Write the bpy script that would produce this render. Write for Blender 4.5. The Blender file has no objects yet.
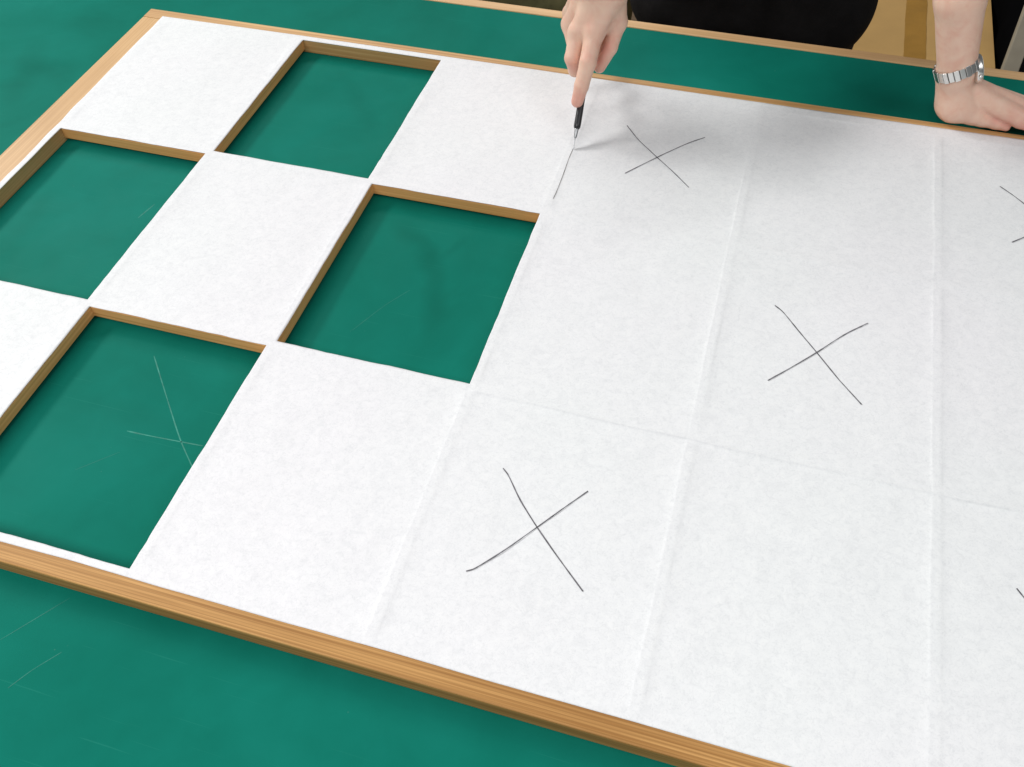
import bpy, math, random
import numpy as np
import openvdb as vdb
from mathutils import Vector, Matrix

random.seed(4); rng = np.random.default_rng(4)
S = bpy.context.scene
COL = S.collection

# ------------------------------------------------------------------ camera
F = 902.431
CAM = np.array([.89287, -1.09189, .71979]); ROT = (.67477, .02193, .28800)
cam = bpy.data.cameras.new('camera'); co = bpy.data.objects.new('camera', cam); COL.objects.link(co)
co.location = CAM.tolist(); co.rotation_euler = ROT
cam.sensor_width = 36; cam.lens = F/1024*36; cam.clip_start = .02; cam.clip_end = 60
S.camera = co
_c, _s = math.cos, math.sin
_a, _b, _g = ROT
MR = (np.array([[_c(_g), -_s(_g), 0], [_s(_g), _c(_g), 0], [0, 0, 1]]) @
      np.array([[_c(_b), 0, _s(_b)], [0, 1, 0], [-_s(_b), 0, _c(_b)]]) @
      np.array([[1, 0, 0], [0, _c(_a), -_s(_a)], [0, _s(_a), _c(_a)]]))
def U(x, y, z):
    """world point at height z measured off the photograph"""
    d = MR @ np.array([(x-512)/F, -(y-383.5)/F, -1.])
    return CAM + d*((z-CAM[2])/d[2])

# ------------------------------------------------------------------ helpers
def tag(o, label=None, cat=None, group=None, kind=None):
    if label: o['label'] = label
    if cat: o['category'] = cat
    if group: o['group'] = group
    if kind: o['kind'] = kind
    return o
def empty(name, loc):
    o = bpy.data.objects.new(name, None); COL.objects.link(o); o.location = loc; o.empty_display_size = .05
    return o
def mesh_obj(name, verts, faces, mat, parent=None, smooth=False):
    me = bpy.data.meshes.new(name); me.from_pydata([tuple(map(float, v)) for v in verts], [], [tuple(map(int, f)) for f in faces]); me.update()
    if smooth: me.polygons.foreach_set('use_smooth', [True]*len(me.polygons))
    o = bpy.data.objects.new(name, me); COL.objects.link(o)
    if mat: me.materials.append(mat)
    if parent:
        o.parent = parent
        root = parent
        off = Vector((0, 0, 0))
        while root: off += root.location; root = root.parent
        o.location = -off                                  # vertices are in world space
    return o
class MB:
    def __init__(s): s.v = []; s.f = []
    def add(s, v, f):
        n = len(s.v); s.v += [tuple(p) for p in v]; s.f += [tuple(i+n for i in q) for q in f]; return s
    def box(s, x0, x1, y0, y1, z0, z1, M=None):
        v = [(x, y, z) for z in (z0, z1) for y in (y0, y1) for x in (x0, x1)]
        if M is not None: v = [tuple(M @ Vector(p)) for p in v]
        return s.add(v, [(0, 2, 3, 1), (4, 5, 7, 6), (0, 1, 5, 4), (2, 6, 7, 3), (0, 4, 6, 2), (1, 3, 7, 5)])
    def tube(s, pts, rad, n=10, flat=1., up=(0, 0, 1)):
        pts = [Vector(p) for p in pts]; R = rad if isinstance(rad, (list, tuple)) else [rad]*len(pts)
        base = len(s.v)
        for i, p in enumerate(pts):
            t = (pts[min(i+1, len(pts)-1)]-pts[max(i-1, 0)]).normalized()
            a = t.cross(Vector(up)).normalized(); b = a.cross(t)
            for k in range(n):
                q = 2*math.pi*k/n
                s.v.append(tuple(p + a*math.cos(q)*R[i] + b*math.sin(q)*R[i]*flat))
        for i in range(len(pts)-1):
            for k in range(n):
                k2 = (k+1) % n; a0 = base+i*n; a1 = a0+n
                s.f.append((a0+k, a0+k2, a1+k2, a1+k))
        s.f.append(tuple(base+k for k in range(n))[::-1]); s.f.append(tuple(base+(len(pts)-1)*n+k for k in range(n)))
        return s
    def build(s, name, mat, parent=None, smooth=False, bevel=0, seg=2):
        o = mesh_obj(name, s.v, s.f, mat, parent, smooth)
        if bevel:
            m = o.modifiers.new('bevel', 'BEVEL'); m.width = bevel; m.segments = seg; m.limit_method = 'ANGLE'; m.angle_limit = math.radians(40)
            for p in o.data.polygons: p.use_smooth = True
            m.harden_normals = True
        return o

# ------------------------------------------------------------------ materials
class NT:
    def __init__(s, name, rough=.5, spec=.5):
        s.m = bpy.data.materials.new(name); s.m.use_nodes = True; s.t = s.m.node_tree; s.b = s.t.nodes['Principled BSDF']
        s.b.inputs['Roughness'].default_value = rough; s.b.inputs['Specular IOR Level'].default_value = spec
    def n(s, t, **k):
        x = s.t.nodes.new(t)
        for a, v in k.items():
            if a.startswith('_'): setattr(x, a[1:], v)
            else: x.inputs[a.replace('__', ' ')].default_value = v
        return x
    def l(s, a, b): s.t.links.new(a, b)
    def co(s, scale=(1, 1, 1), rot=(0, 0, 0), loc=(0, 0, 0)):
        g = s.n('ShaderNodeTexCoord'); m = s.n('ShaderNodeMapping', Scale=scale, Rotation=rot, Location=loc); s.l(g.outputs['Object'], m.inputs[0]); return m.outputs[0]
    def noise(s, vec, scale, detail=4, rough=.55, dist=0):
        x = s.n('ShaderNodeTexNoise', Scale=scale, Detail=detail, Roughness=rough, Distortion=dist); s.l(vec, x.inputs[0]); return x.outputs[0]
    def ramp(s, fac, stops):
        r = s.n('ShaderNodeValToRGB'); e = r.color_ramp.elements
        while len(e) < len(stops): e.new(.5)
        for i, (p, c) in enumerate(stops): e[i].position = p; e[i].color = (*c, 1) if len(c) == 3 else c
        s.l(fac, r.inputs[0]); return r.outputs[0]
    def mix(s, fac, a, b, mode='MIX'):
        x = s.n('ShaderNodeMix', _data_type='RGBA', _blend_type=mode)
        if isinstance(fac, float): x.inputs[0].default_value = fac
        else: s.l(fac, x.inputs[0])
        for i, v in ((6, a), (7, b)):
            if isinstance(v, tuple): x.inputs[i].default_value = (*v, 1)
            else: s.l(v, x.inputs[i])
        return x.outputs[2]
    def math(s, op, a, b=None, c=None):
        x = s.n('ShaderNodeMath', _operation=op)
        for i, v in enumerate((a, b, c)):
            if v is None: continue
            if isinstance(v, (int, float)): x.inputs[i].default_value = v
            else: s.l(v, x.inputs[i])
        return x.outputs[0]
    def bump(s, h, strength, dist=.001):
        b = s.n('ShaderNodeBump', Strength=strength, Distance=dist); s.l(h, b.inputs['Height']); s.l(b.outputs[0], s.b.inputs['Normal'])
    def color(s, c):
        if isinstance(c, tuple): s.b.inputs['Base Color'].default_value = (*c, 1)
        else: s.l(c, s.b.inputs['Base Color'])

def wood(name, axis, light, dark, rough=.45, ring=1., seed=0., lines=0.):
    t = NT(name, rough, .35)
    sc = {'x': (1.6, 60, 60), 'y': (60, 1.6, 60), 'z': (60, 60, 1.6)}[axis]
    v = t.co(sc, loc=(seed, seed*1.7, seed*.3))
    g = t.noise(v, 2.2, 5, .6, .6)
    sc2 = {'x': (1.6, 205, 205), 'y': (205, 1.6, 205), 'z': (205, 205, 1.6)}[axis]
    fine = t.noise(t.co(sc2, loc=(seed*2, 0, 0)), 1.6, 3, .6)
    broad = t.noise(t.co({'x': (2, 9, 9), 'y': (9, 2, 9), 'z': (9, 9, 2)}[axis], loc=(seed, 3, 1)), 1.3, 3, .5)
    fac = t.math('ADD', t.math('MULTIPLY', g, .4*ring), t.math('MULTIPLY', fine, .6))
    c = t.ramp(fac, [(.39, dark), (.5, tuple((a+b)/2 for a, b in zip(light, dark))), (.585, light)])
    tone = t.ramp(broad, [(.35, (.88, .83, .76)), (.65, (1.08, 1.08, 1.08))])
    c = t.mix(1., c, tone, 'MULTIPLY')
    if lines:                                              # close straight growth lines
        wv = t.n('ShaderNodeTexWave', _bands_direction='Y', Scale=1., Distortion=1.1, Detail=2.)
        wv.inputs['Detail Scale'].default_value = .35
        t.l(t.co((.9, 112, 112)), wv.inputs[0])
        c = t.mix(t.math('MULTIPLY', t.ramp(wv.outputs['Fac'], [(.55, (0, 0, 0)), (.9, (1, 1, 1))]), lines), c, tuple(x*.75 for x in dark))
    # small knots and scuffs
    k = t.n('ShaderNodeTexVoronoi', Scale=1.0); t.l(t.co({'x': (2.3, 14, 14), 'y': (14, 2.3, 14), 'z': (14, 14, 2.3)}[axis], loc=(seed*3, .4, .2)), k.inputs[0])
    kk = t.ramp(k.outputs['Distance'], [(.045, (1, 1, 1)), (.10, (0, 0, 0))])
    c = t.mix(kk, c, tuple(x*.45 for x in dark))
    t.color(c); t.bump(fine, .25, .0004)
    return t.m
W_FRONT = wood('front_rail_wood', 'x', (.62, .35, .125), (.36, .175, .048), .55, .9, 2.0, .42)
W_BACK = wood('back_rail_wood', 'x', (.66, .42, .19), (.47, .26, .10), .5, .9, 5.0)
W_LEFT = wood('stile_wood', 'y', (.72, .48, .235), (.56, .34, .145), .42, .8, 1.0)
W_BARX = wood('bar_wood', 'x', (.93, .52, .21), (.70, .36, .125), .5, .9, 8.0)
W_BARY = wood('cross_bar_wood', 'y', (.93, .52, .21), (.70, .36, .125), .5, .9, 9.0)
W_TRIM = wood('table_edge_wood', 'x', (.78, .52, .28), (.62, .39, .19), .45, .7, 4.0)

def green_mat():
    t = NT('green_vinyl_mat', .5, .018)
    n1 = t.noise(t.co(), 2.2, 5, .55, 1.2)
    n2 = t.noise(t.co(loc=(4, 2, 0)), 14, 5, .6, .4)
    c = t.ramp(n1, [(.33, (.0045, .148, .105)), (.5, (.0058, .168, .123)), (.68, (.0085, .186, .141))])
    c = t.mix(1., c, t.ramp(n2, [(.3, (.93, .94, .94)), (.7, (1.06, 1.05, 1.06))]), 'MULTIPLY')
    def smudge(cx, cy, rx, ry, rot, dark, lo=.8):
        g = t.n('ShaderNodeTexCoord')
        m = t.n('ShaderNodeMapping', _vector_type='TEXTURE', Location=(cx, cy, -.0211), Rotation=(0, 0, rot), Scale=(rx, ry, 1)); 
        nn = t.n('ShaderNodeTexNoise', Scale=22., Detail=3.); t.l(g.outputs['Object'], nn.inputs[0])
        off = t.n('ShaderNodeVectorMath', _operation='MULTIPLY_ADD'); t.l(nn.outputs['Color'], off.inputs[0]); off.inputs[1].default_value = (.022, .022, 0); t.l(g.outputs['Object'], off.inputs[2])
        t.l(off.outputs[0], m.inputs[0])
        gr = t.n('ShaderNodeTexGradient', _gradient_type='SPHERICAL'); t.l(m.outputs[0], gr.inputs[0])
        return t.ramp(gr.outputs['Fac'], [(0, (0, 0, 0)), (lo, (dark, dark, dark))])
    for a in SMUDGES: c = t.mix(smudge(*a), c, (.0035, .105, .072))
    for ang, sc_, lo_ in ((.6, 1., .715), (-.5, 1.3, .72), (1.35, .9, .72), (2.2, 1.1, .725)):
        nz = t.noise(t.co((5*sc_, 340*sc_, 1), (0, 0, ang), (ang*7, ang*3, 0)), 1.2, 2, .5, .15)
        c = t.mix(t.ramp(nz, [(lo_, (0, 0, 0)), (lo_+.03, (.28,)*3)]), c, (.024, .235, .178))
    dv = t.n('ShaderNodeTexVoronoi', Scale=75.); t.l(t.co(), dv.inputs[0])
    dm = t.math('MULTIPLY', t.ramp(dv.outputs['Distance'], [(.035, (1, 1, 1)), (.07, (0, 0, 0))]), t.ramp(t.noise(t.co(loc=(5, 5, 0)), 20, 2), [(.6, (0, 0, 0)), (.72, (.4,)*3)]))
    c = t.mix(dm, c, (.16, .34, .28))
    t.color(c)
    r = t.ramp(t.noise(t.co(loc=(1, 1, 1)), 5, 6, .65, .8), [(.35, (.40,)*3), (.7, (.56,)*3)])
    t.l(r, t.b.inputs['Roughness'])
    t.bump(t.noise(t.co(), 900, 2, .5), .12, .0003)
    return t.m
def _m(x, y): return tuple(U(x, y, -.0211)[:2])
def _sm(a, b, w, k):
    a, b = np.array(_m(*a)), np.array(_m(*b)); d = b-a
    return (*((a+b)/2+.011), float(np.linalg.norm(d))*.62, w, math.atan2(d[1], d[0]), k)
SMUDGES = [_sm((398, 222), (425, 246), .020, .34), _sm((420, 238), (440, 285), .021, .5), _sm((437, 275), (432, 342), .019, .46), _sm((470, 235), (440, 262), .010, .25),
           _sm((20, 60), (75, 78), .035, .34), _sm((40, 40), (10, 110), .03, .28), _sm((120, 30), (60, 22), .03, .25), _sm((345, 75), (372, 130), .02, .22), _sm((60, 395), (190, 430), .02, .22), _sm((60, 175), (20, 235), .02, .15)]
M_GREEN = green_mat()

def paper_mat():
    t = NT('washi_paper', .85, .15)
    cl = t.noise(t.co(), 100, 7, .72, .8)
    cl2 = t.noise(t.co(loc=(3, 1, 0)), 330, 4, .7, 1.2)
    big = t.noise(t.co(loc=(1, 7, 0)), 2.3, 2, .5)
    c = t.ramp(cl, [(.36, (.770, .778, .792)), (.5, (.808, .815, .828)), (.64, (.832, .837, .846))])
    c = t.mix(1., c, t.ramp(cl2, [(.36, (.925, .928, .932)), (.5, (1., 1., 1.)), (.68, (1.01, 1.01, 1.01))]), 'MULTIPLY')
    c = t.mix(1., c, t.ramp(big, [(.36, (1.0, .992, 1.0)), (.62, (.984, 1., .992))]), 'MULTIPLY')
    # long fibres
    fb = t.n('ShaderNodeTexVoronoi', _feature='DISTANCE_TO_EDGE', Scale=1.)
    dv = t.n('ShaderNodeTexNoise', Scale=30., Detail=2.); g = t.co((95, 95, 95)); t.l(t.co(), dv.inputs[0])
    ad = t.n('ShaderNodeVectorMath', _operation='MULTIPLY_ADD'); t.l(dv.outputs['Color'], ad.inputs[0]); ad.inputs[1].default_value = (3.5, 3.5, 3.5); t.l(g, ad.inputs[2]); t.l(ad.outputs[0], fb.inputs[0])
    mk = t.ramp(t.noise(t.co(loc=(9, 9, 9)), 60, 3), [(.48, (0, 0, 0)), (.62, (.5, .5, .5))])
    ln = t.math('MULTIPLY', t.ramp(fb.outputs['Distance'], [(.0, (1, 1, 1)), (.06, (0, 0, 0))]), mk)
    c = t.mix(ln, c, (.70, .715, .73))
    t.color(c)
    t.bump(t.math('ADD', cl, t.math('MULTIPLY', cl2, .5)), .2, .0008)
    return t.m
M_PAPER = paper_mat()
def plain(name, c, rough=.5, spec=.5, metal=0., var=.08, scale=40, bump=.0):
    t = NT(name, rough, spec); t.b.inputs['Metallic'].default_value = metal
    n = t.noise(t.co(), scale, 4)
    t.color(t.ramp(n, [(.3, tuple(x*(1-var) for x in c)), (.7, tuple(min(1, x*(1+var)) for x in c))]))
    if bump: t.bump(n, bump, .002)
    return t.m
M_INK = plain('pen_ink', (.12, .115, .13), .6, var=.6, scale=140)
M_CUT = plain('cut_slit', (.13, .12, .11), .9)
M_FAINT = plain('faint_scratch', (.009, .19, .14), .7, var=.2, scale=90)
M_CHALK = plain('scratch', (.020, .22, .165), .7, var=.35, scale=90)
M_BLACK = plain('black_cloth', (.0075, .007, .0075), .8, .22, var=.5, scale=22, bump=1.)
M_TROUSER = plain('dark_trousers', (.014, .014, .018), .9, .2)
M_HAIR = plain('dark_hair', (.012, .008, .006), .5)
M_STEEL = plain('watch_steel', (.86, .85, .82), .30, metal=1., var=.05)
M_STEELD = plain('watch_gap', (.20, .19, .18), .4, metal=1.)
M_DIAL = plain('watch_dial', (.75, .74, .70), .2)
M_BLADE = plain('blade_steel', (.42, .43, .44), .42, metal=1.)
M_GRIP = plain('black_plastic_grip', (.018, .018, .02), .35)
M_CARD = plain('cardboard', (.50, .31, .115), .75, .2, var=.05, scale=12)
M_TAPE = plain('packing_tape', (.36, .19, .035), .35, .3, var=.10, scale=20)
M_BAG = plain('black_bag_fabric', (.003, .003, .0033), 1., .0)
M_OLIVE = plain('olive_canvas', (.085, .078, .035), .95, .2, var=.3, scale=30, bump=.5)
M_BEAM = plain('grey_painted_metal', (.36, .32, .24), .5)
M_FLOOR = wood('floor_boards', 'x', (.20, .14, .09), (.13, .085, .05), .5, .8, 3.)
M_NAIL = plain('fingernail', (.80, .50, .43), .25)
M_EYE = plain('eye', (.7, .7, .7), .2)
M_SHOE = plain('shoe', (.02, .02, .02), .5)

def skin_mat():
    t = NT('skin', .48, .35)
    n = t.noise(t.co(), 55, 5, .6, .5); n2 = t.noise(t.co(), 700, 2)
    c = t.ramp(n, [(.32, (.78, .47, .355)), (.5, (.81, .54, .415)), (.68, (.83, .585, .455))])
    a = t.n('ShaderNodeAttribute', _attribute_name='blush')
    c = t.mix(t.math('MULTIPLY', a.outputs['Fac'], .75), c, (.72, .30, .24))
    t.color(c)
    t.b.inputs['Subsurface Weight'].default_value = .12; t.b.inputs['Subsurface Radius'].default_value = (1, .35, .2); t.b.inputs['Subsurface Scale'].default_value = .006
    t.bump(t.math('ADD', t.math('MULTIPLY', n, 1.), t.math('MULTIPLY', n2, .15)), .3, .0012)
    return t.m
M_SKIN = skin_mat()

# ------------------------------------------------------------------ setting
ZT = -.0211
FLOOR = -.77
floor = MB().box(-4, 5, -4, 6, FLOOR-.05, FLOOR).build('floor', M_FLOOR); tag(floor, kind='structure')

tb = tag(empty('work_table', (.6, .2, FLOOR)), 'large work table with a scuffed green vinyl top and a pale wooden back edge', 'table')
top = MB().box(-1.5, 2.3, -1.75, .1885, ZT-.030, ZT).build('table_top', M_GREEN, tb, bevel=.001)
MB().box(-1.5, 2.3, .1885, .2080, ZT-.0335, ZT+.0012).build('edge_strip', W_TRIM, tb, bevel=.0016)
for x in (-1.4, 2.2):
    for y in (-1.65, .12):
        MB().box(x-.03, x+.03, y-.03, y+.03, FLOOR, ZT-.031).build('leg', W_TRIM, tb, bevel=.002)
# scratches and chalky lines scribed in the table top
def ribbon(mb, pts, w, z, taper=True):
    pts = [np.array(p[:2]) for p in pts]
    fine = []
    for i in range(len(pts)-1):
        for k in range(6): fine.append(pts[i]+(pts[i+1]-pts[i])*k/6)
    fine.append(pts[-1])
    for _ in range(3):
        fine = [fine[0]]+[(fine[i-1]+2*fine[i]+fine[i+1])/4 for i in range(1, len(fine)-1)]+[fine[-1]]
    v = []; n = len(fine)
    for i, p in enumerate(fine):
        t = fine[min(i+1, n-1)]-fine[max(i-1, 0)]; t = t/np.linalg.norm(t); q = np.array([-t[1], t[0]])
        ww = w*(.8+.35*rng.random()+.15*math.sin(i*.7))/2
        if taper and i in (0, n-1): ww *= .5
        v += [(*(p+q*ww), z), (*(p-q*ww), z)]
    mb.add(v, [(2*i, 2*i+1, 2*i+3, 2*i+2) for i in range(n-1)])
ZM = ZT+.0001
def mk(*px): return [U(x, y, ZT) for x, y in px]
for pts, w in ((mk((154, 356), (165, 392), (180, 440), (196, 475)), .0011), (mk((127, 431), (150, 436), (203, 446)), .0012),
               (mk((8, 688), (32, 670), (62, 652)), .0007), (mk((350, 332), (385, 305), (410, 290)), .0004),
               (mk((138, 218), (155, 204)), .0010), (mk((0, 640), (70, 598)), .0006), (mk((75, 470), (120, 452)), .0004)):
    mb = MB(); ribbon(mb, pts, w, ZM); mb.build('scratch_mark', M_CHALK if w > .0009 else M_FAINT, top)

# ------------------------------------------------------------------ lattice panel
A, B, BW = .22547, .28, .0082
NC, NR = 8, 3
HOLES = [(0, 1), (1, 0), (1, 2), (2, 1)]
X1 = NC*A
sh = tag(empty('lattice_screen', (0, 0, ZT)), 'wooden lattice screen covered in white paper with four square openings cut in a checkerboard', 'paper screen')
YB = -NR*B
TOPZ = -.0009
# outer frame: rails run full length, stiles butt between them
MB().box(-.0405, X1+.0405, .0000, .0235, ZT+.0003, TOPZ+.0006).build('back_rail', W_BACK, sh, bevel=.0012)
MB().box(-.0405, X1+.0405, YB-.0219, YB+.0032, ZT+.0003, TOPZ+.0006).build('front_rail', W_FRONT, sh, bevel=.0016)
MB().box(-.0405, .0030, YB+.0034, -.0002, ZT+.0003, TOPZ+.0002).build('stile', W_LEFT, sh, bevel=.0010)
MB().box(X1-.003, X1+.0405, YB+.0034, -.0002, ZT+.0003, TOPZ+.0002).build('stile', W_LEFT, sh, bevel=.0010)
HB = .0155
for c in range(1, NC):
    MB().box(c*A-BW/2, c*A+BW/2, YB+.0034, -.0002, -HB, TOPZ-.0002).build('cross_bar', W_BARY, sh, bevel=.0005)
for r in range(1, NR):
    MB().box(.0032, X1-.0032, -r*B-BW/2, -r*B+BW/2, -HB-.0004, TOPZ-.0005).build('long_bar', W_BARX, sh, bevel=.0005)

# paper: one sheet, grid refined at the bars, sagging a little between them, openings cut out
def axis_samples(lo, hi, lines):
    s = {lo, hi}
    for l in lines:
        for d in (-BW/2-.0022, -BW/2-.0011, -BW/2+.0011, -.014, -.009, -.0065, -.0050, -BW/2, -.0015, .0015, BW/2, .0050, .0065, .009, .014): s.add(round(l+d, 6))
    s = sorted(x for x in s if x in (lo, hi) or lo+.0016 <= x <= hi-.0016); out = []
    for a, b in zip(s, s[1:]):
        n = max(1, math.ceil((b-a)/.006)); out += [a+(b-a)*k/n for k in range(n)]
    return np.array(out+[s[-1]])
XE0, XE1, YE0, YE1 = -.006, X1+.004, -.8460, .0085
xs = axis_samples(XE0, XE1, [c*A for c in range(0, NC+1)])
ys = axis_samples(YE0, YE1, [-r*B for r in range(0, NR)]+[YB])
GX, GY = np.meshgrid(xs, ys, indexing='ij')
def dist_line(v, P, n):                     # distance to nearest bar edge, 0 on the bar
    k = np.clip(np.round(v/P), 0, n); return np.maximum(np.abs(v-k*P)-BW/2, 0)
dx = dist_line(GX, A, NC); dy = dist_line(-GY, B, NR)
sag = (1-np.exp(-dx/.006))*(1-np.exp(-dy/.006))*((GY < -.004) & (GY > YB+.004) & (GX > .004))
def vnoise(x, y, s, seed):
    r = np.random.default_rng(seed); g = r.normal(size=(64, 64))
    u, v = x/s+20, y/s+20; i, j = np.floor(u).astype(int), np.floor(v).astype(int); fu, fv = u-i, v-j
    fu = fu*fu*(3-2*fu); fv = fv*fv*(3-2*fv); G = lambda a, b: g[a % 64, b % 64]
    return (G(i, j)*(1-fu)+G(i+1, j)*fu)*(1-fv)+(G(i, j+1)*(1-fu)+G(i+1, j+1)*fu)*fv
wr = vnoise(GX-.2*GY, GY+.3*GX, .012, 3)*.00007+vnoise(GX, GY, .055, 1)*.00035+vnoise(GX+.3*GY, GY-.4*GX, .022, 2)*.00016
# pull wrinkles running out from the bar crossings
GZ = -.0009*sag + wr*sag
# pasted seams: the sheet stands a hair proud along these columns
for c, hgt in ((3, .00035), (4, .0005), (5, .0006)):
    w_ = (GX-c*A)
    GZ += (hgt*.32*np.exp(-((w_+BW/2+.0008*vnoise(GY*0, GY, .05, 70+c))/.0014)**2)+.3*hgt*np.exp(-((w_-.001)/.004)**2))*(.6+.4*np.tanh(1.5*vnoise(GX*0, GY, .06, 10+c)))*((GY < -2*B) if c == 3 else 1.)
GZ += (.0013*np.exp(-((GY+2*B+BW/2+.0007*vnoise(GX, GX*0, .05, 77))/.0014)**2)+.0004*np.exp(-((GY+2*B)/.005)**2))*(GX > 3*A)*(.7+.3*np.tanh(vnoise(GX, GX*0, .07, 20)*1.5))
PX, PY = GX.copy(), GY.copy()
# hand-trimmed outer edges
tt = -GY[0]
xe = np.minimum(-.0104+.0148*tt+.0004*vnoise(tt, tt*0, .03, 5), .0016)
ye = np.interp(xs, [-.01, .22, .98, 1.23, 2], [.0068, .0096, .0105, .0132, .014])+.0002*vnoise(xs, xs*0, .11, 6)
yb = -.8443+.0004*vnoise(xs, xs*0, .10, 7)+.00012*vnoise(xs, xs*0, .03, 8)
ix = int(np.argmin(abs(xs-BW/2))); jt = int(np.argmin(abs(ys+BW/2))); jb = int(np.argmin(abs(ys-(YB+BW/2))))
for i in range(ix): PX[i] = xe+(xs[ix]-xe)*(xs[i]-xs[0])/(xs[ix]-xs[0])
for j in range(jt+1, ny_ := len(ys)): PY[:, j] = ys[jt]+(ye-ys[jt])*(ys[j]-ys[jt])/(ys[-1]-ys[jt])
for j in range(jb): PY[:, j] = yb+(ys[jb]-yb)*(ys[j]-ys[0])/(ys[jb]-ys[0])
# slightly wavering hand-cut edges round the openings
for c in range(NC+1):
    for e_ in (-BW/2, BW/2):
        i = int(np.argmin(abs(xs-(c*A+e_))))
        if abs(xs[i]-(c*A+e_)) < 1e-5 and not (c == 0 and e_ < 0): PX[i] += np.clip(.00028*vnoise(ys, ys*0, .035, 30+c)+.00014*vnoise(ys, ys*0, .009, 40+c), -.0006, .0006)
for r in range(NR+1):
    for e_ in (-BW/2, BW/2):
        j = int(np.argmin(abs(ys-(-r*B+e_))))
        if abs(ys[j]-(-r*B+e_)) < 1e-5 and not (r == 0 and e_ > 0) and not (r == NR and e_ < 0): PY[:, j] += np.clip(.00028*vnoise(xs, xs*0, .035, 50+r)+.00014*vnoise(xs, xs*0, .009, 60+r), -.0006, .0006)
nx, ny = GX.shape
idx = np.arange(nx*ny).reshape(nx, ny)
faces = []
cx = (xs[1:]+xs[:-1])/2; cy = (ys[1:]+ys[:-1])/2
hole = np.zeros((nx-1, ny-1), bool)
for r, c in HOLES:
    hx = (cx > c*A+BW/2) & (cx < (c+1)*A-BW/2); hy = (-cy > r*B+BW/2-(.0026 if r == 0 else 0)) & (-cy < (r+1)*B-BW/2+(.001 if r == 2 else 0))
    hole |= hx[:, None] & hy[None, :]
for i in range(nx-1):
    for j in range(ny-1):
        if not hole[i, j]: faces.append((idx[i, j], idx[i+1, j], idx[i+1, j+1], idx[i, j+1]))
verts = np.stack([PX.ravel(), PY.ravel(), GZ.ravel()], 1)
used = np.unique(np.array(faces)); remap = -np.ones(len(verts), int); remap[used] = np.arange(len(used))
paper = mesh_obj('paper_sheet', verts[used], remap[np.array(faces)], M_PAPER, sh, smooth=True)
md = paper.modifiers.new('thickness', 'SOLIDIFY'); md.thickness = .00022; md.offset = -1

def zpaper(x, y):
    i = np.searchsorted(xs, x); j = np.searchsorted(ys, y)
    return GZ[max(i-2, 0):i+2, max(j-2, 0):j+2].max()
def ink(name, strokes, w, mat, dz=.00035, taper=False):
    mb = MB()
    for k, pts in enumerate(strokes):
        b = len(mb.v); ribbon(mb, pts, w, 0, taper)
        for i in range(b, len(mb.v)):
            x, y, _ = mb.v[i]; mb.v[i] = (x, y, zpaper(x, y)+dz+.00005*k)
    return mb.build(name, mat, paper)
def pp(*px): return [U(x, y, 0) for x, y in px]
def ww(*p): return [np.array((*q, 0)) for q in p]
CROSSES = [
 [pp((627, 125), (638, 139), (656, 156), (674, 172), (689, 187)), pp((625, 173), (645, 163), (665, 153), (690, 142), (705, 137))],
 [pp((775, 305), (783, 311), (800, 332), (817, 352), (840, 380), (862, 404)), pp((768, 380), (790, 368), (817, 352), (845, 334), (868, 323))],
 [pp((503, 468), (508, 474), (520, 500), (537, 527), (560, 560), (583, 591)), pp((466, 571), (474, 569), (500, 553), (537, 527), (565, 507), (588, 491))],
 [pp((1000, 186), (1012, 194), (1024, 203))+ww((1.262, -.158), (1.30, -.19)), pp((1012, 242), (1024, 237))+ww((1.262, -.138), (1.295, -.09))],
 [pp((1017, 588), (1026, 599))+ww((1.245, -.70), (1.30, -.76)), ww((1.206, -.755), (1.245, -.70), (1.30, -.645))],
 [ww((1.41, -.37), (1.52, -.48)), ww((1.42, -.48), (1.51, -.36))],
 [ww((1.64, -.09), (1.74, -.19)), ww((1.65, -.19), (1.74, -.09))],
 [ww((1.64, -.65), (1.74, -.75)), ww((1.65, -.75), (1.74, -.65))]]
for cr in CROSSES: ink('pen_cross', cr, .00112, M_INK)
ink('knife_slit', [pp((573.5, 148), (569, 158), (562, 178), (556, 193), (553, 199))], .0006, M_CUT)

# ------------------------------------------------------------------ SDF modelling of the person
def seg(P, a, b, ra, rb, sq=None):
    a = np.asarray(a, np.float32); b = np.asarray(b, np.float32)
    ba = b-a; pa = P-a; h = np.clip((pa@ba)/(ba@ba), 0, 1)
    return np.linalg.norm(pa-h[..., None]*ba, axis=-1)-(ra+(rb-ra)*h)
def smin(a, b, k):
    h = np.clip(.5+.5*(b-a)/k, 0, 1); return b+(a-b)*h-k*h*(1-h)
def ell(P, c, r, ax=None):
    q = (P-np.asarray(c, np.float32))
    if ax is not None: q = q@np.asarray(ax, np.float32).T
    q = q/np.asarray(r, np.float32); n = np.linalg.norm(q, axis=-1)
    return (n-1)*min(r)
def surface(fn, lo, hi, vox):
    lo = np.array(lo); n = np.ceil((np.array(hi)-lo)/vox).astype(int)
    ax = [np.arange(n[i], dtype=np.float32)*vox+np.float32(lo[i]) for i in range(3)]
    out = np.empty(n, np.float32)
    for i0 in range(0, n[0], 24):
        P = np.stack(np.meshgrid(ax[0][i0:i0+24], ax[1], ax[2], indexing='ij'), -1)
        out[i0:i0+24] = fn(P)
    out = np.clip(out/vox, -4, 4)
    g = vdb.FloatGrid(4.0); g.copyFromArray(np.ascontiguousarray(out)); 
    pts, quads = g.convertToQuads(0.0)
    pts = pts*vox+lo
    return pts, quads[:, ::-1] if False else quads

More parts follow.
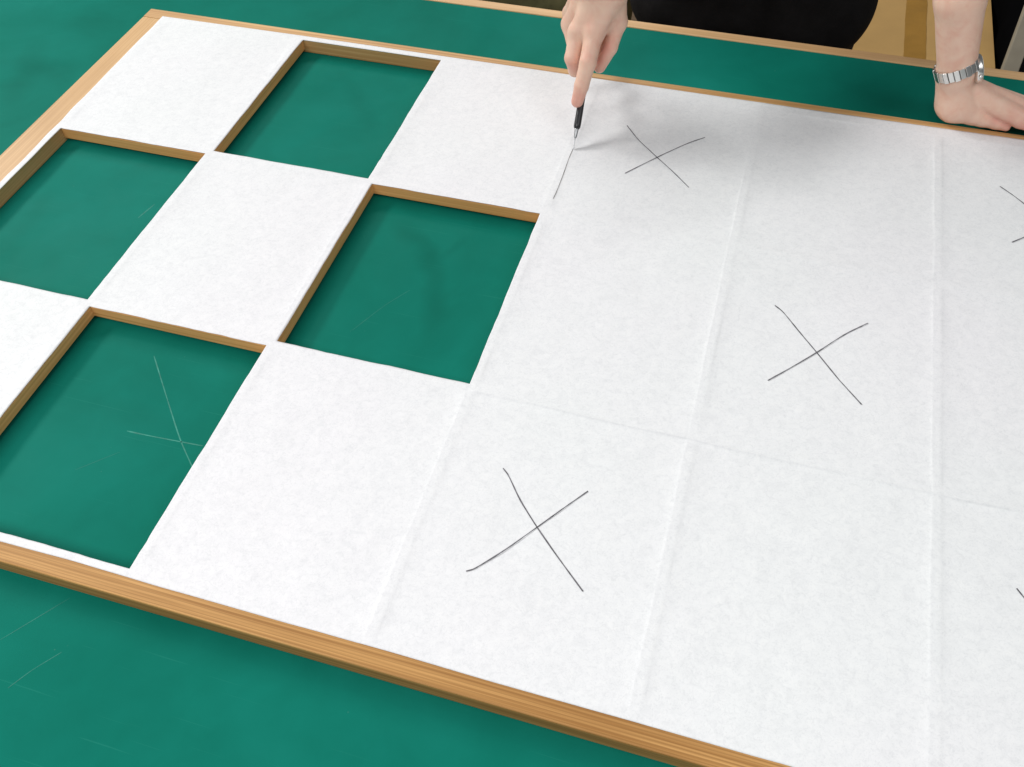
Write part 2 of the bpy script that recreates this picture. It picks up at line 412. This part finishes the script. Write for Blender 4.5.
def fingers(P, palm, chains, k=.008):
    tot = palm
    for ch in chains:
        d = None
        for (a, ra), (b, rb) in zip(ch, ch[1:]):
            s_ = seg(P, a, b, ra, rb); d = s_ if d is None else smin(d, s_, .0025)
        tot = np.minimum(tot, smin(palm, d, k))
    return tot

# --- hand with the knife (person's right)
KT = U(573.3, 149.5, .0004); KG = U(580.6, 106, .034); KD = (KG-KT)/np.linalg.norm(KG-KT)
R_idx = [(U(594, 33, .112), .0120), (U(588, 62, .088), .0105), (U(581.5, 86, .062), .0092), (U(577.3, 101.5, .0415), .0078)]
R_mid = [(U(578, 33, .106), .0118), (U(572.5, 58, .083), .0100), (U(575, 70, .062), .0086), (U(582, 70, .050), .0080)]
R_ring = [(U(571, 24, .094), .0118), (U(575, 50, .070), .0092), (U(579, 56, .052), .0082), (U(586, 52, .048), .0075)]
R_pin = [(U(571, 13, .084), .0105), (U(577, 36, .060), .0082), (U(580, 42, .045), .0074), (U(587, 38, .044), .0068)]
R_thb = [(U(613, 0, .135), .0150), (U(618.0, 22, .112), .0108), (U(610.5, 48, .086), .0088), (U(599.5, 67, .064), .0078)]
R_wr = U(603, -22, .172)
R_el = np.array([.600, .265, .300]); R_sh = np.array([.695, .455, .500])
def right_arm(P):
    palm = None
    for (m, r), off, rw in ((R_idx[0], .014, .019), (R_mid[0], .005, .019), (R_ring[0], -.005, .018), (R_pin[0], -.013, .016)):
        w = R_wr+np.array([off*1.1, 0, off*.1])
        s_ = seg(P, w, m, rw, r*1.06); palm = s_ if palm is None else smin(palm, s_, .010)
    palm = smin(palm, seg(P, R_wr+np.array([.012, 0, -.004]), R_thb[1][0], .017, .0115), .012)
    palm = smin(palm, seg(P, R_thb[1][0], R_idx[0][0], .0065, .0080), .009)      # web
    palm = smin(palm, seg(P, U(607, 32, .090), U(600, 54, .068), .0120, .0090), .006)
    palm = smin(palm, ell(P, R_idx[0][0]+np.array([0, -.002, .0055]), (.010, .010, .008)), .006)   # knuckles
    palm = smin(palm, ell(P, R_mid[0][0]+np.array([0, -.003, .0055]), (.010, .010, .008)), .006)
    fa = seg(P, R_wr, R_wr*.6+R_el*.4, .0255, .0305); fa = smin(fa, seg(P, R_wr*.6+R_el*.4, R_el, .0305, .0315), .02)
    palm = smin(palm, fa, .022)
    return fingers(P, palm, [R_idx, R_mid, R_ring, R_pin, R_thb[1:]], .005)
# --- hand leaning on the frame (person's left)
L_wr = U(956.5, 72, .070); L_fm = U(960.5, -2, .165); L_el = np.array([1.085, .165, .315]); L_sh = np.array([1.025, .455, .500])
def on(x, y, z): return U(x, y, z)
L_thb = [(on(966, 101, .030), .0190), (on(983, 118.0, .0125), .0112), (on(996, 123.0, .0090), .0080), (on(1006, 127.0, .0065), .0055)]
def fing(m, d, lens, rs, ztip):
    m = np.array(m); d = np.array(d, float); d /= np.linalg.norm(d); out = [(m, rs[0])]; tot = sum(lens); acc = 0
    for l, r in zip(lens, rs[1:]):
        acc += l; q = m+d*acc; q[2] = m[2]+(ztip-m[2])*(acc/tot)**.8; out.append((q, r))
    return out
L_idx = fing(on(1022, 118.5, .0200), (1, -.18, 0), (.044, .025, .021), (.0125, .0098, .0088, .0076), .0085)
L_mid = fing(on(1027, 112, .0210), (1, -.03, 0), (.048, .028, .022), (.0125, .0100, .0090, .0078), .0090)
L_ring = fing(on(1026, 107, .0165), (1, .13, 0), (.044, .026, .021), (.0118, .0094, .0085, .0074), -.011)
L_pin = fing(on(1019, 104, .0050), (1, .32, 0), (.034, .020, .018), (.0108, .0084, .0076, .0068), -.013)
def left_arm(P):
    fa = seg(P, L_wr, L_fm, .0222, .0284); fa = smin(fa, seg(P, L_fm, L_el, .0284, .0360), .006)
    palm = seg(P, L_wr+np.array([-.003, .004, -.004]), on(956.5, 101.0, .0265), .0195, .0260)
    palm = smin(palm, seg(P, on(958, 104, .0235), on(975, 112.5, .0170), .0225, .0150), .010)
    for (m, r), w, rw in ((L_mid[0], (957, 83, .047), .016), (L_ring[0], (957, 86, .036), .016), (L_pin[0], (958, 92, .024), .017)):
        palm = smin(palm, seg(P, on(*w), m, rw, r*1.05), .009)
    body = smin(fa, palm, .009)
    return fingers(P, body, [[(on(962, 88, .044), .0160)]+L_idx, L_mid, L_ring, L_pin, [(on(972, 114.5, .0150), .0135)]+L_thb[1:]], .0022)

ptsR, qR = surface(right_arm, (.545, -.135, .018), (.745, .305, .350), .0014)
ptsL, qL = surface(left_arm, (1.03, -.03, -.0195), (1.345, .215, .360), .0016)

# --- rest of the body (under the clothes, and head)
HD = np.array([.862, .370, .745])
def torso(P, g=0.):
    d = None
    for s_ in (-1.35, 1):
        t = seg(P, (.860+s_*.075, .430, -.06), (.860+s_*.062, .410, .16), .108, .092)
        t = smin(t, seg(P, (.860+s_*.062, .410, .16), (.862+s_*.080, .425, .42), .092, .086), .04)
        d = t if d is None else smin(d, t, .05)
    for sh_, el in ((R_sh, R_el), (L_sh, L_el)):
        d = smin(d, seg(P, sh_*.75+np.array([.862, .43, .50])*.25, sh_, .06, .050), .04)
        d = smin(d, seg(P, sh_, el, .041, .0310), .03)
    return d-g
def lowbody(P):
    d = torso(P)
    d = smin(d, seg(P, (.862, .425, .52), (.862, .405, .65), .052, .048), .03)
    h = smin(ell(P, HD+np.array([0, .012, .025]), (.075, .092, .088)), ell(P, HD+np.array([0, -.030, -.045]), (.052, .055, .062)), .03)
    h = smin(h, seg(P, HD+np.array([0, -.083, .005]), HD+np.array([0, -.103, -.022]), .008, .012), .010)      # nose
    h = smin(h, ell(P, HD+np.array([0, -.080, -.055]), (.024, .010, .006)), .006)                               # lips
    h = smin(h, ell(P, HD+np.array([0, -.078, -.090]), (.018, .014, .014)), .012)                               # chin
    for s_ in (-1, 1): h = smin(h, ell(P, HD+np.array([s_*.076, .005, -.012]), (.007, .018, .030)), .006)
    d = smin(d, h, .02)
    for s_ in (-1, 1):
        d = smin(d, seg(P, (.860+s_*.080, .440, -.08), (.860+s_*.085, .45, -.40), .085, .058), .03)
        d = smin(d, seg(P, (.860+s_*.085, .45, -.40), (.860+s_*.085, .47, -.72), .055, .036), .02)
    return d
ptsB, qB = surface(lowbody, (.50, .08, -.765), (1.22, .62, .90), .0065)

pv = np.concatenate([ptsR, ptsL, ptsB]); pf = np.concatenate([qR, qL+len(ptsR), qB+len(ptsR)+len(ptsL)])
person = mesh_obj('person', pv, pf[:, ::-1], M_SKIN, smooth=True)
bl = np.zeros(len(pv))
def spot(p, r, s_=1.):
    global bl
    bl = np.maximum(bl, s_*np.exp(-(np.linalg.norm(pv-np.array(p), axis=1)/r)**2))
spot(R_idx[3][0], .020, 1.); spot(R_mid[1][0], .009, .5); spot(R_idx[0][0]+np.array([0, 0, .012]), .012, .4); spot(U(603, 44, .088), .016, .6); spot(U(1024, 112, .035), .02, .35); spot(R_idx[1][0]+np.array([0, -.003, .008]), .009, .5); spot(R_idx[2][0]+np.array([0, -.003, .006]), .006, .4); spot(R_mid[1][0]+np.array([0, -.005, -.008]), .014, .55)
spot(U(603, 48, .090), .014, 1.); spot(U(612, 30, .105), .012, .35); spot(U(600, 60, .075), .010, 1.); spot(R_thb[3][0], .012, .8)
spot(U(562, 18, .10), .010, .35); spot(U(592, 30, .125), .012, .25); spot(U(576, 32, .12), .010, .25)
spot(U(984, 111, .02), .008, .6); spot(U(996, 119, .016), .010, .9); spot(U(1008, 126, .012), .014, .9); spot(U(1020, 128, .012), .016, .8); spot(L_thb[3][0], .008, .35)
at = person.data.attributes.new('blush', 'FLOAT', 'POINT'); at.data.foreach_set('value', bl.astype(np.float32))
tag(person, 'person in black clothing leaning over the table, guiding a knife with one hand', 'person')
sm = person.modifiers.new('smooth', 'SMOOTH'); sm.factor = .5; sm.iterations = 3

# clothing
def cloth(P):
    d = torso(P, .010)
    d = np.maximum(d, -(seg(P, (.862, .39, .63), (.862, .405, .61), .062, .062)))
    # sleeves stop just past the elbow, hem hangs below the hip
    for el, wr_ in ((R_el, R_wr), (L_el, L_fm)):
        ax = (wr_-el)/np.linalg.norm(wr_-el); d = smin(d, seg(P, el, el+ax*.02, .036, .037), .012)
    d = d+.0035*np.sin(P[..., 0]*38+np.sin(P[..., 2]*21)*1.6)*np.clip((.35-P[..., 2])*3, 0, 1)
    return np.maximum(d, -.16-P[..., 2])
ptsC, qC = surface(cloth, (.48, .06, -.18), (1.24, .62, .66), .006)
o = mesh_obj('black_top', ptsC, qC[:, ::-1], M_BLACK, person, smooth=True)
def trousers(P):
    d = None
    for s_ in (-1, 1):
        a = smin(seg(P, (.860+s_*.078, .440, -.06), (.860+s_*.085, .45, -.40), .102, .072), seg(P, (.860+s_*.085, .45, -.40), (.860+s_*.085, .47, -.71), .070, .056), .02)
        d = a if d is None else smin(d, a, .02)
    return np.maximum(d, P[..., 2]+.10)
ptsT, qT = surface(trousers, (.62, .28, -.765), (1.10, .60, -.05), .008)
mesh_obj('trousers', ptsT, qT[:, ::-1], M_TROUSER, person, smooth=True)
def hair(P):
    d = ell(P, HD+np.array([0, .022, .030]), (.086, .098, .096))
    d = smin(d, ell(P, HD+np.array([0, .055, -.05]), (.072, .055, .075)), .03)
    return np.maximum(d, -(ell(P, HD+np.array([0, -.085, -.035]), (.066, .075, .085))))
ptsH, qH = surface(hair, (.74, .20, .58), (.99, .54, .90), .005)
mesh_obj('hair', ptsH, qH[:, ::-1], M_HAIR, person, smooth=True)
def uv_ball(c, r, ax=np.eye(3), n=14):
    v = []; f = []
    for i in range(n+1):
        for j in range(2*n):
            a, b = math.pi*i/n, math.pi*j/n
            q = np.array([math.sin(a)*math.cos(b)*r[0], math.sin(a)*math.sin(b)*r[1], math.cos(a)*r[2]])
            v.append(tuple(np.array(c)+ax.T@q))
    for i in range(n):
        for j in range(2*n):
            k = (j+1) % (2*n); f.append((i*2*n+j, (i+1)*2*n+j, (i+1)*2*n+k, i*2*n+k))
    return v, f
for s_ in (-1, 1):
    v, f = uv_ball(HD+np.array([s_*.030, -.068, .0]), (.012, .012, .011)); ey = mesh_obj('eye', v, f, M_EYE, person, smooth=True)
    v, f = uv_ball(HD+np.array([s_*.030, -.0785, -.001]), (.0050, .0022, .0050)); mesh_obj('iris', v, f, M_HAIR, ey, smooth=True)
    v, f = uv_ball((.860+s_*.085, .42, -.738), (.043, .12, .035)); v = [(a, b, max(c, FLOOR+.002)) for a, b, c in v]; mesh_obj('shoe', v, f, M_SHOE, person, smooth=True)

# ------------------------------------------------------------------ craft knife
kn = tag(empty('craft_knife', tuple(KT)), 'slim craft knife with black grip cutting the paper beneath the pointing hand', 'craft knife')
side = np.cross(KD, [0, 0, 1.]); side /= np.linalg.norm(side); nor = np.cross(side, KD)
def kp(t, s_=0, n=0): return tuple(KT+KD*t+side*s_+nor*n)
bt = .0004
mb = MB()
prof = [(0, 0.), (.006, -.0018), (.030, -.0018), (.030, .0018), (.012, .0016)]
v = [kp(t, bt, n) for t, n in prof]+[kp(t, -bt, n) for t, n in prof]; n_ = len(prof)
mb.add(v, [tuple(range(n_)), tuple(range(n_, 2*n_))[::-1]]+[(i, i+n_, (i+1) % n_+n_, (i+1) % n_) for i in range(n_)])
mb.build('blade', M_BLADE, kn)
MB().tube([kp(.0150), kp(.0165), kp(.026), kp(.0275)], [.0013, .0020, .0027, .0028], 14).build('ferrule', M_BLADE, kn, smooth=True)
MB().tube([kp(.0277), kp(.029), kp(.034), kp(.060), kp(.10), kp(.128), kp(.131)], [.0034, .0043, .0046, .0044, .0040, .0038, .0025], 16).build('grip', M_GRIP, kn, smooth=True)

# ------------------------------------------------------------------ wristwatch
axis = (L_fm-L_wr); axis /= np.linalg.norm(axis)
ux = np.array([1., .15, 0]); ux -= axis*(ux@axis); ux /= np.linalg.norm(ux); vy = np.cross(axis, ux)
wc = L_wr+axis*.0065
tilt = axis-.22*ux+.20*vy; tilt /= np.linalg.norm(tilt)
ux2 = ux-tilt*(ux@tilt); ux2 /= np.linalg.norm(ux2); vy2 = np.cross(tilt, ux2)
wt = tag(empty('wristwatch', tuple(wc)), 'silver wristwatch with metal link bracelet worn on the leaning arm', 'wristwatch')
NL = 24; RA, RB = .0250, .0246
links = MB(); gaps = MB()
for k in range(NL):
    a = 2*math.pi*(k+.5)/NL
    if abs(((a+math.pi) % (2*math.pi))-math.pi) < .42: continue
    p = wc+ux2*RA*math.cos(a)+vy2*RB*math.sin(a)
    nrm = ux2*math.cos(a)+vy2*math.sin(a); tg = -ux2*math.sin(a)+vy2*math.cos(a)
    M = Matrix([[tg[i], tilt[i], nrm[i], p[i]] for i in range(3)]+[[0, 0, 0, 1]])
    hw = math.pi*RA/NL*.88
    hh = .0070 if k % 2 else .0064; links.box(-hw, hw, -hh, hh, -.0008, .0017 if k % 2 else .0012, M)
    gaps.box(-hw*1.15, hw*1.15, -.0060, .0060, -.0011, .0002, M)
links.build('bracelet_links', M_STEEL, wt, bevel=.0004); gaps.build('bracelet_core', M_STEELD, wt)
cc = wc+ux2*(RA-.0028)-axis*.0120; tiltc = axis
def lathe(mb, c, ax, prof, n=40):
    e1 = axis; e2 = np.cross(ax, e1); base = len(mb.v)
    for r, h in prof:
        for k in range(n):
            q = 2*math.pi*k/n; mb.v.append(tuple(c+ax*h+(e1*math.cos(q)+e2*math.sin(q))*r))
    for i in range(len(prof)-1):
        for k in range(n):
            k2 = (k+1) % n; a0 = base+i*n; mb.f.append((a0+k, a0+k2, a0+n+k2, a0+n+k))
    mb.f.append(tuple(base+k for k in range(n))[::-1]); mb.f.append(tuple(base+(len(prof)-1)*n+k for k in range(n)))
    return mb
case = lathe(MB(), cc, ux, [(.0130, -.002), (.0166, -.0003), (.0172, .0010), (.0172, .0046), (.0160, .0062), (.0150, .0064)]).build('watch_case', M_STEEL, wt, smooth=True)
lathe(MB(), cc, ux, [(.0147, .0060), (.0147, .0069)]).build('dial', M_DIAL, case)
e2 = np.cross(ux, axis)
cr = MB().tube([tuple(cc+ux*.003+e2*s_) for s_ in (.0172, .0205)], .0024, 14).build('crown', M_STEEL, case, smooth=True)

# ------------------------------------------------------------------ things behind the table
BZ = -.37
def xz(x, y, z=BZ): return U(x, y, z)
xr = (U(991, 0, BZ)[0]+U(996, 66, BZ)[0])/2; tl = (U(906, 0, BZ)[0]+U(904, 56, BZ)[0])/2; tr = (U(927, 0, BZ)[0]+U(926, 58, BZ)[0])/2
y0, y1 = .60, 1.25; tc = (tl+tr)/2; xl = 2*tc-xr
bx = tag(empty('cardboard_box', ((xl+xr)/2, .95, FLOOR)), 'brown cardboard box sealed with tape standing on the floor behind the table', 'box')
mb = MB().box(xl, xr, y0, y1, FLOOR+.002, BZ-.0035); mb.build('carton', M_CARD, bx, bevel=.003)
MB().box(xl+.0005, tc-.0012, y0+.0005, y1-.0005, BZ-.0033, BZ).build('flap', M_CARD, bx, bevel=.0008)
MB().box(tc+.0012, xr-.0005, y0+.0005, y1-.0005, BZ-.0033, BZ).build('flap', M_CARD, bx, bevel=.0008)
mb = MB(); n = 40
for i in range(n+1):
    y = y0-.0006+(y1-y0)*i/n; w1 = .0004*rng.normal(); mb.v += [(tl+w1, y, BZ+.0006+.0003*rng.random()), (tr+w1, y, BZ+.0006+.0003*rng.random())]
mb.f += [(2*i, 2*i+1, 2*i+3, 2*i+2) for i in range(n)]
mb.v += [(tl, y0-.0008, BZ-.09), (tr, y0-.0008, BZ-.09)]; mb.f.append((len(mb.v)-2, len(mb.v)-1, 1, 0))
mb.build('packing_tape', M_TAPE, bx)

def bag(P):
    c = np.array([xr+.17, .93, -.50]); q = np.abs((P-c))-np.array([.10, .24, .15]); return np.linalg.norm(np.maximum(q, 0), axis=-1)+np.minimum(q.max(-1), 0)-.06+.006*np.sin(P[..., 1]*30+P[..., 0]*20)
pt_, qd = surface(bag, (xr-.01, .58, FLOOR-.02), (xr+.38, 1.28, -.25), .010)
pt_[:, 2] = np.maximum(pt_[:, 2], FLOOR+.002)
bgm = tag(empty('black_bag', (xr+.17, .93, FLOOR)), 'black fabric bag on the floor between the cardboard box and grey slanted leg', 'bag')
mesh_obj('bag_body', pt_, qd[:, ::-1], M_BAG, bgm, smooth=True)
MB().tube([(xr+.08, .85, -.33), (xr+.09, .85, -.25), (xr+.17, .86, -.215), (xr+.25, .85, -.25), (xr+.26, .85, -.33)], .008, 10, up=(0, 1, 0)).build('handle', M_BAG, bgm, smooth=True)

# slanted grey leg of a stool or stand at the right
z_ = -.20
a_ = U(1058, -60, -.02); b_ = U(1011, 66, z_); d_ = b_-a_; 
st = tag(empty('folding_stand', (b_[0], b_[1], FLOOR)), 'grey stand with slanted flat leg just right of the black bag', 'stand')
tq = (FLOOR+.002-b_[2])/d_[2]; foot = b_+d_*tq
Lg = Vector(foot-a_); zax = Lg.normalized(); xax = Vector((1, 0, 0)); xax = (xax-zax*xax.dot(zax)).normalized(); yax = zax.cross(xax)
M = Matrix([[xax[i], yax[i], zax[i], a_[i]] for i in range(3)]+[[0, 0, 0, 1]])
MB().box(-.0135, .0135, -.009, .009, 0, Lg.length, M).build('slanted_leg', M_BEAM, st, bevel=.002)
MB().box(a_[0]-.05, a_[0]+.25, a_[1]-.015, a_[1]+.015, a_[2]-.01, a_[2]+.012).build('top_bar', M_BEAM, st, bevel=.002)
M2 = M.copy(); M2.translation = Vector(a_)+Vector((.20, 0, 0))
MB().box(-.0135, .0135, -.009, .009, 0, Lg.length, M2).build('slanted_leg', M_BEAM, st, bevel=.002)

# olive canvas bag on the floor to the left of the person
oc = U(535, -20, -.30)
def olive(P):
    c = np.array([oc[0]-.02, oc[1]+.13, -.50]); q = np.abs((P-c))-np.array([.13, .12, .14]); return np.linalg.norm(np.maximum(q, 0), axis=-1)+np.minimum(q.max(-1), 0)-.07+.008*np.sin(P[..., 0]*26+P[..., 2]*14)*np.cos(P[..., 1]*20)
pt_, qd = surface(olive, (oc[0]-.30, oc[1]-.15, FLOOR-.06), (oc[0]+.26, oc[1]+.40, -.22), .010)
pt_[:, 2] = np.maximum(pt_[:, 2], FLOOR+.002)
ob = tag(empty('canvas_bag', (oc[0], oc[1]+.1, FLOOR)), 'olive green canvas bag on the floor beyond the back edge left of the person', 'bag')
mesh_obj('bag_body', pt_, qd[:, ::-1], M_OLIVE, ob, smooth=True)
MB().tube([(oc[0]-.10, oc[1]+.05, -.30), (oc[0]-.09, oc[1]+.0, -.27), (oc[0], oc[1]-.02, -.262), (oc[0]+.08, oc[1]+.01, -.27), (oc[0]+.10, oc[1]+.06, -.30)], .009, 10).build('strap', M_BAG, ob, smooth=True)

# ------------------------------------------------------------------ light: rows of ceiling tubes
w = bpy.data.worlds.new('World'); S.world = w; w.use_nodes = True
w.node_tree.nodes['Background'].inputs[0].default_value = (.93, .97, 1., 1); w.node_tree.nodes['Background'].inputs[1].default_value = .11
def tube_light(name, x, y, z, lx, ly, power, col, aim=None):
    l = bpy.data.lights.new(name, 'AREA'); l.shape = 'RECTANGLE'; l.size = lx; l.size_y = ly; l.energy = power; l.color = col
    o = bpy.data.objects.new(name, l); COL.objects.link(o); o.location = (x, y, z)
    if aim: o.rotation_euler = (Vector(aim)-Vector((x, y, z))).to_track_quat('-Z', 'Y').to_euler()
    return o
tube_light('ceiling_light', -2.7, .55, 2.35, 1.8, .5, 78, (1., .985, .96), (.5, -.4, 0))
tube_light('ceiling_light', -1.3, 2.0, 2.35, 3.6, .20, 68, (1., .985, .97), (.5, -.4, 0))
tube_light('ceiling_light', -.2, -2.3, 2.1, 2.4, 1.2, 56, (1., .985, .975))
tube_light('ceiling_light', 2.6, -1.1, 2.1, 2.4, 1.2, 24, (.99, .985, .995))

S.view_settings.view_transform = 'Standard'; S.view_settings.look = 'None'; S.view_settings.exposure = .06; S.view_settings.gamma = 1.
S.view_settings.use_curve_mapping = False
S.cycles.max_bounces = 6
